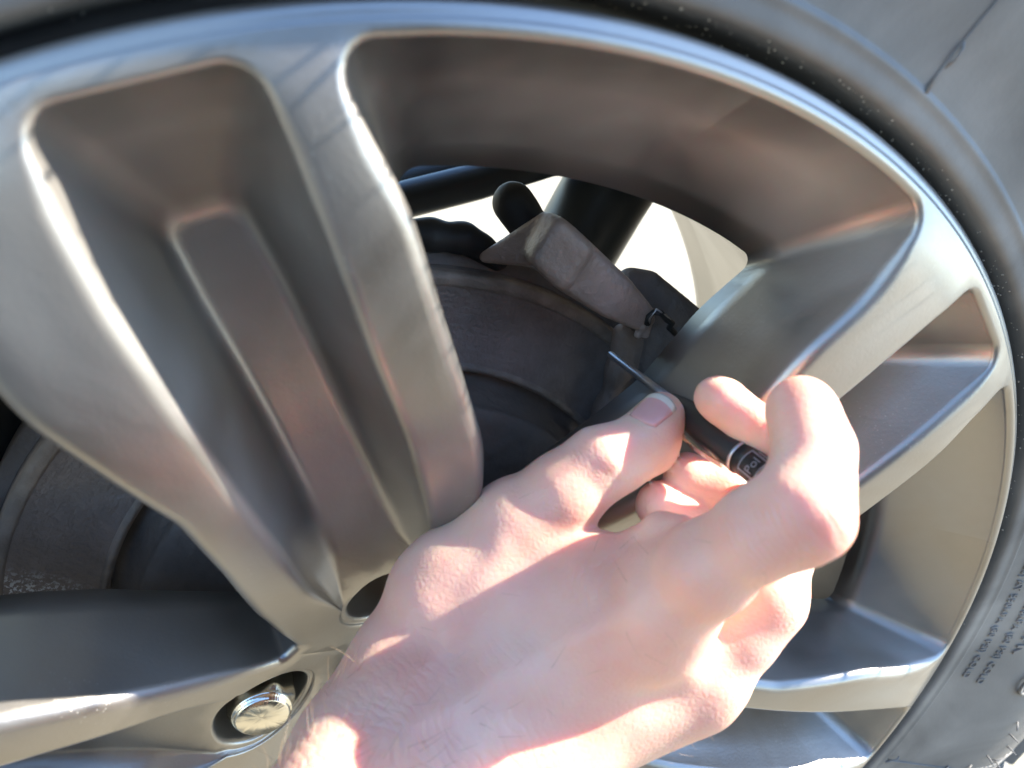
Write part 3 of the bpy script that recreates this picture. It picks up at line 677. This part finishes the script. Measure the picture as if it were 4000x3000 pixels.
tube('rod', [rodbase, rodbase + (TIP - rodbase) * .45, TIP - dirr * .001, TIP], [.0014, .0013, .00115, .0009], STEEL, tool, 20)
camp = Vector((-0.07123, -0.13246, .62504))
toc = (camp - along(.01)); toc = (toc - ax * toc.dot(ax)).normalized(); sidev = ax.cross(toc).normalized()
# pocket clip lying along the barrel's lower left side
ca = -1.0
def onb(t, ang, r): return along(t) + (toc * math.cos(ang) + sidev * math.sin(ang)) * r
SGN = 1 if onb(0, 1, 1).dot(Vector((1, 0, 0))) > onb(0, -1, 1).dot(Vector((1, 0, 0))) else -1
def clip():
    V = []; F = []; ts = np.linspace(.0065, .030, 14)
    for i, t in enumerate(ts):
        r = .0052 + .0012 * math.sin(math.pi * i / 13)
        for rr_, da in ((r, -.17), (r, .17), (r + .0006, .17), (r + .0006, -.17)): V.append(onb(t, -SGN * 1.15 + da, rr_))
    for i in range(13):
        for k in range(4): F.append((i * 4 + k, i * 4 + (k + 1) % 4, i * 4 + 4 + (k + 1) % 4, i * 4 + 4 + k))
    F += [(0, 1, 2, 3), (55, 54, 53, 52)]
    mesh_obj('pocket_clip', V, F, CHROME, tool, smooth=False)
clip()
def wrap_text(s, size, t0, ang0, r):
    cu = bpy.data.curves.new('t', 'FONT'); cu.body = s; cu.size = size; cu.extrude = .00005; cu.resolution_u = 3
    to = bpy.data.objects.new('t', cu); C.objects.link(to); dg = bpy.context.evaluated_depsgraph_get(); dg.update()
    me = bpy.data.meshes.new_from_object(to.evaluated_get(dg)); bpy.data.objects.remove(to)
    for v in me.vertices:
        x, y, z = v.co
        v.co = onb(t0 + y, ang0 + x / r * SGN, r + max(z, 0) + .0002)
    me.materials.append(PRINT); return link(bpy.data.objects.new('printed_lettering', me), tool)
def band(t0, t1, a0, a1, r):
    V = []; F = []; n = 8
    for i in range(n + 1):
        a = a0 + (a1 - a0) * i / n
        for t in (t0, t1): V.append(onb(t, a, r)); 
    for i in range(n): F.append((2 * i, 2 * i + 1, 2 * i + 3, 2 * i + 2))
    return mesh_obj('printed_mark', V, F, PRINT, tool)
for (t0, t1, a0, a1) in ((-.0046, -.0042, -.75, .75), (.0012, .0016, -.75, .75), (-.0042, .0012, .62, .75), (-.0042, .0012, -.75, -.62), (-.0030, .0004, .85, 1.0)): band(t0, t1, a0, a1, .00445)
wrap_text('Pol', .0034, -.0030, -SGN * .55, .0043)

# ------------------------------------------------------------------ hand
person = thing('person', "photographer's bare right hand reaching in from the lower left, pinching a thin black tool", 'person', (-0.0676, -0.0610, 0.4222))
loc0 = Vector(person.location)
palm = [
    [((-0.0744, -0.0785, 0.4183), 0.0305), ((-0.0590, -0.0578, 0.4442), 0.0255), ((-0.0443, -0.0423, 0.4580), 0.0216), ((-0.0303, -0.0266, 0.4581), 0.0205)],
    [((-0.0343, -0.0192, 0.4546), 0.0186), ((-0.0201, -0.0055, 0.4647), 0.0175), ((-0.0092, 0.0038, 0.4818), 0.0159), ((0.0061, 0.0065, 0.5022), 0.0135)],
    [((-0.0111, -0.0351, 0.4504), 0.0198), ((0.0062, -0.0273, 0.4615), 0.0170), ((0.0433, -0.0263, 0.4683), 0.0114)],
    [((-0.0272, -0.0245, 0.4558), 0.0186), ((0.0039, -0.0191, 0.4743), 0.0165), ((0.0302, -0.0297, 0.5000), 0.0124)],
    [((-0.0186, -0.0299, 0.4534), 0.0186), ((0.0126, -0.0255, 0.4658), 0.0150), ((0.0481, -0.0328, 0.4787), 0.0114)],
    [((-0.0092, 0.0038, 0.4818), 0.0141), ((0.0121, -0.0069, 0.4899), 0.0145), ((0.0209, -0.0155, 0.4997), 0.0125), ((0.0274, -0.0273, 0.5066), 0.0114)],
    [((0.0028, -0.0154, 0.4666), 0.0163), ((0.0237, -0.0181, 0.4796), 0.0145), ((0.0364, -0.0243, 0.4839), 0.0122)],
]
thumb = [((-0.0057, 0.0021, 0.4863), 0.0137), ((0.0062, 0.0055, 0.5027), 0.0134), ((0.0157, 0.0041, 0.5150), 0.0107), ((0.0255, 0.0047, 0.5244), 0.0094), ((0.0325, 0.0056, 0.5277), 0.0073), ((0.0404, 0.0079, 0.5319), 0.0069), ((0.0442, 0.0107, 0.5358), 0.0059)]
thumb_pulp = [((0.0317, 0.0039, 0.5239), 0.0068), ((0.0401, 0.0068, 0.5275), 0.0075), ((0.0448, 0.0101, 0.5330), 0.0060)]
index = [((0.0280, -0.0297, 0.5004), 0.0123), ((0.0292, -0.0327, 0.5117), 0.0114), ((0.0309, -0.0381, 0.5258), 0.0101), ((0.0350, -0.0434, 0.5397), 0.0093), ((0.0399, -0.0469, 0.5467), 0.0099), ((0.0451, -0.0419, 0.5512), 0.0082), ((0.0493, -0.0354, 0.5554), 0.0079), ((0.0511, -0.0294, 0.5588), 0.0068), ((0.0522, -0.0259, 0.5592), 0.0064), ((0.0571, -0.0230, 0.5530), 0.0059), ((0.0642, -0.0189, 0.5443), 0.0058)]
middle = [((0.0481, -0.0328, 0.4787), 0.0114), ((0.0568, -0.0315, 0.4930), 0.0101), ((0.0631, -0.0300, 0.5034), 0.0103), ((0.0737, -0.0213, 0.5124), 0.0073), ((0.0713, -0.0166, 0.5278), 0.0065), ((0.0609, -0.0139, 0.5416), 0.0053), ((0.0559, -0.0082, 0.5452), 0.0053), ((0.0515, -0.0023, 0.5476), 0.0057), ((0.0508, -0.0006, 0.5477), 0.0052)]
ring = [((0.0433, -0.0293, 0.4720), 0.0101), ((0.0574, -0.0283, 0.4859), 0.0084), ((0.0730, -0.0174, 0.4988), 0.0074), ((0.0723, -0.0116, 0.5110), 0.0066), ((0.0626, -0.0030, 0.5180), 0.0076), ((0.0528, 0.0017, 0.5203), 0.0068)]
pinky = [((0.0385, -0.0252, 0.4662), 0.0098), ((0.0541, -0.0231, 0.4790), 0.0078), ((0.0704, -0.0127, 0.4894), 0.0068), ((0.0679, -0.0055, 0.5002), 0.0068), ((0.0529, -0.0039, 0.5102), 0.0071), ((0.0438, -0.0014, 0.5136), 0.0068)]
fold = [((0.0292, -0.0162, 0.5146), 0.0035), ((0.0318, -0.0195, 0.5198), 0.0039), ((0.0330, -0.0241, 0.5238), 0.0034)]
def hand_sdf(P):
    f = None
    for ch in palm:
        g = chain_sdf(P, ch, .006); f = g if f is None else smin(f, g, .010)
    f = smin(f, chain_sdf(P, fold, .003), .005)
    out = None
    tg = smin(chain_sdf(P, thumb, .004), chain_sdf(P, thumb_pulp, .003), .004)
    tq = smin(f, tg, .0035); out = tq
    for g in (chain_sdf(P, index, .004), chain_sdf(P, middle, .004), chain_sdf(P, ring, .004), chain_sdf(P, pinky, .004)):
        q = smin(f, g, .007); out = q if out is None else smin(out, q, .0012)
    return out
CR = [
    ((0.0154, -0.0018, 0.5309), (0.0237, -0.0059, 0.5262), .0007, .0005),
    ((0.0146, -0.0026, 0.5287), (0.0205, -0.0059, 0.5234), .0006, .0004),
    ((0.0350, -0.0553, 0.5496), (0.0364, -0.0560, 0.5407), .0007, .0004),
    ((0.0386, -0.0540, 0.5505), (0.0418, -0.0549, 0.5427), .0007, .0004),
]
TEND = [
    ([((-0.0282, -0.0319, 0.4816), 0.0004), ((-0.0029, -0.0283, 0.4899), 0.0004), ((0.0182, -0.0353, 0.5131), 0.0004)], .0007, .0022),
    ([((-0.0190, -0.0393, 0.4762), 0.0004), ((0.0097, -0.0355, 0.4810), 0.0004), ((0.0387, -0.0374, 0.4914), 0.0005)], .0006, .0022),
    ([((-0.0281, -0.0205, 0.4800), 0.0003), ((-0.0132, -0.0115, 0.4911), 0.0003), ((-0.0039, -0.0053, 0.5058), 0.0004)], .0006, .0020),
    ([((-0.0118, -0.0350, 0.4812), 0.0002), ((0.0026, -0.0301, 0.4892), 0.0002), ((0.0087, -0.0275, 0.4945), 0.0002), ((0.0201, -0.0296, 0.4962), 0.0002)], .00045, .0013),
    ([((0.0026, -0.0301, 0.4892), 0.0002), ((0.0159, -0.0341, 0.4844), 0.0002), ((0.0297, -0.0333, 0.4887), 0.0002)], .0004, .0013),
    ([((0.0188, -0.0327, 0.5161), 0.0005), ((0.0211, -0.0377, 0.5226), 0.0008), ((0.0231, -0.0410, 0.5249), 0.0005)], .0006, .0030),
    ([((0.0392, -0.0383, 0.4923), 0.0010), ((0.0424, -0.0386, 0.4945), 0.0007)], .0010, .0035),
]
def hand_full(P):
    f = hand_sdf(P)
    for a, b, r, dp in CR:
        g = caps_sdf(P, a, b, r, r); f = f + dp * np.exp(-np.maximum(g, 0) ** 2 / (2 * .0008 ** 2))
    for ch, hgt, w in TEND:
        g = chain_sdf(P, ch, .002); f = f - hgt * np.exp(-np.maximum(g, 0) ** 2 / (2 * w * w))
    # soft unevenness
    f = f + .00035 * np.sin(P[..., 0] * 170 + 3 * np.sin(P[..., 2] * 90)) * np.sin(P[..., 2] * 150 + P[..., 1] * 120)
    return f
allc = palm + [thumb, index, middle, ring, pinky]
pts = np.array([p for ch in allc for p, r in ch]); lo = pts.min(0) - .03; hi = pts.max(0) + .03
V, Q = surface_nets(hand_full, lo, hi, .0012); V = relax(V, Q, 3)
hand = np_mesh('hand', V - np.array(loc0), Q, SKIN, person)

def project(p, direction, fn):
    p = np.array(p, np.float32); d = np.array(direction, np.float32)
    for _ in range(60):
        f = float(fn(p[None])[0])
        if abs(f) < 2e-5: break
        p = p + d * f * .8
    return p
def nail(name, centre, tipdir, width, length, mat_tip=True):
    """curved plate lying on the skin: centre = point near the surface, tipdir = towards the fingertip"""
    c = np.array(centre, np.float32); t = np.array(tipdir, np.float32); t /= np.linalg.norm(t)
    tocam = np.array(camp, np.float32) - c; tocam /= np.linalg.norm(tocam)
    c = project(c + tocam * .012, -tocam, hand_sdf)
    e = .0005; g = np.array([float(hand_sdf((c + e * np.eye(3)[i])[None])[0] - hand_sdf((c - e * np.eye(3)[i])[None])[0]) for i in range(3)]); nrm = g / np.linalg.norm(g)
    t = t - nrm * (t @ nrm); t /= np.linalg.norm(t); s = np.cross(nrm, t)
    V = []; nu, nv = 13, 15
    for j in range(nv):
        v = j / (nv - 1) * 2 - 1
        for i in range(nu):
            u_ = i / (nu - 1) * 2 - 1
            w = width / 2 * (1 - .12 * max(0, -v)) ; rl = 1 - .22 * abs(u_) ** 2.5 if abs(v) > .5 else 1
            q = c + s * u_ * w + t * v * length / 2 * rl + nrm * .003
            q = project(q, -nrm, hand_sdf)
            lift = .00022 if max(abs(u_), -v) < .99 else -.0002
            V.append(q + nrm * (lift + (.0004 * max(0, v - .5))))
    F = [(j * nu + i, j * nu + i + 1, (j + 1) * nu + i + 1, (j + 1) * nu + i) for j in range(nv - 1) for i in range(nu - 1)]
    o = mesh_obj(name, [v - np.array(loc0) for v in V], F, NAIL, person)
    o.data.materials.append(NAILT)
    for fi, pl in enumerate(o.data.polygons):
        if fi // (nu - 1) >= nv - 4: pl.material_index = 1
    m = o.modifiers.new('thickness', 'SOLIDIFY'); m.thickness = .0004; m.offset = 0
    return o
# HAIRS
cd = Vector((1, .2, -.3)).normalized()
hv = []; hf = []
def add_hair(base, direction, L, rad):
    b0 = len(hv); p = Vector(base); d = Vector(direction).normalized(); s1 = d.orthogonal().normalized(); s2 = d.cross(s1)
    bend = Vector(rng.normal(size=3)) * .25; n = 6
    for i in range(n):
        r = rad * (1 - i / n * .8)
        for k in range(3):
            a = 2.094 * k; hv.append(tuple(p + (s1 * math.cos(a) + s2 * math.sin(a)) * r - loc0))
        d = (d + bend / n).normalized(); p = p + d * L / (n - 1)
    for i in range(n - 1):
        for k in range(3): hf.append((b0 + i * 3 + k, b0 + i * 3 + (k + 1) % 3, b0 + i * 3 + 3 + (k + 1) % 3, b0 + i * 3 + 3 + k))
Vn = V; me = hand.data; nv_ = len(me.vertices); nn = np.empty(nv_ * 3); me.vertices.foreach_get('normal', nn); nn = nn.reshape(-1, 3)
vw = np.empty(nv_ * 3); me.vertices.foreach_get('co', vw); vw = vw.reshape(-1, 3) + np.array(loc0)
zones = [(np.array((-0.0004, -0.0316, 0.4837)), .03, 30), (np.array((0.0170, -0.0251, 0.5149)), .015, 12), (np.array((0.0260, -0.0478, 0.5420)), .012, 14), (np.array((-0.0535, -0.0221, 0.4709)), .022, 60), (np.array((-0.0497, -0.0327, 0.4885)), .03, 60), (np.array((-0.0132, -0.0041, 0.5043)), .022, 14), (np.array((0.0707, -0.0269, 0.4908)), .009, 22), (np.array((-0.0363, -0.0347, 0.4963)), .03, 16), (np.array((0.0504, -0.0359, 0.4574)), .02, 14), (np.array((-0.0428, -0.0507, 0.4843)), .035, 60)]
for c, rad, cnt in zones:
    dist = np.linalg.norm(vw - c, axis=1); ids = np.where(dist < rad)[0]
    if len(ids) == 0: continue
    for i in rng.choice(ids, cnt):
        n_ = Vector(nn[i]); add_hair(vw[i] - nn[i] * .0004, n_ * .55 + cd * .6 + Vector(rng.normal(size=3)) * .25, rng.uniform(.004, .009), .00005)
ho = mesh_obj('hand_hair', hv, hf, HAIR, person); ho['kind'] = 'stuff'
tdir = np.array((0.0489, 0.0141, 0.5392)) - np.array((0.0364, 0.0071, 0.5336))
nail('thumb_nail', (0.0351, 0.0038, 0.5422), tdir, .0094, .0116)

# unseen jacket and legs behind the camera, added for dark reflections in the wheel
JACKET, nt, b = new_mat('added_jacket_navy', (.016, .020, .036), .8); bump(nt, b, 120, .5, .002)
jk = [
    [(Vector((-0.0590, -0.0578, 0.4442)) + Vector((-.03, -.08, -.02)), .052), (Vector((-.30, -.36, .42)), .062), (Vector((-.24, -.56, .74)), .085)],
    [(Vector((-.24, -.56, .74)), .10), (Vector((-.02, -.62, .78)), .12), (Vector((.18, -.56, .74)), .10)],
    [(Vector((-.04, -.62, .76)), .16), (Vector((-.06, -.66, .55)), .17), (Vector((-.06, -.72, .34)), .18)],
    [(Vector((.18, -.56, .74)), .085), (Vector((.16, -.40, .52)), .062), (Vector((.03, -.26, .62)), .048)],
    [(Vector((-.04, -.60, .90)), .09), (Vector((-.05, -.55, 1.02)), .12), (Vector((-.05, -.50, 1.06)), .11)],
    [(Vector((-.16, -.72, .26)), .12), (Vector((-.30, -.42, .34)), .085), (Vector((-.32, -.52, .06)), .06)],
    [(Vector((.04, -.72, .26)), .12), (Vector((.20, -.46, .30)), .085), (Vector((.22, -.56, .06)), .06)],
]
jc = [[(tuple(p), r) for p, r in ch] for ch in jk]
o = sdf_obj('added_unseen_jacket', jc, JACKET, person, .012, .05); o.location = -loc0
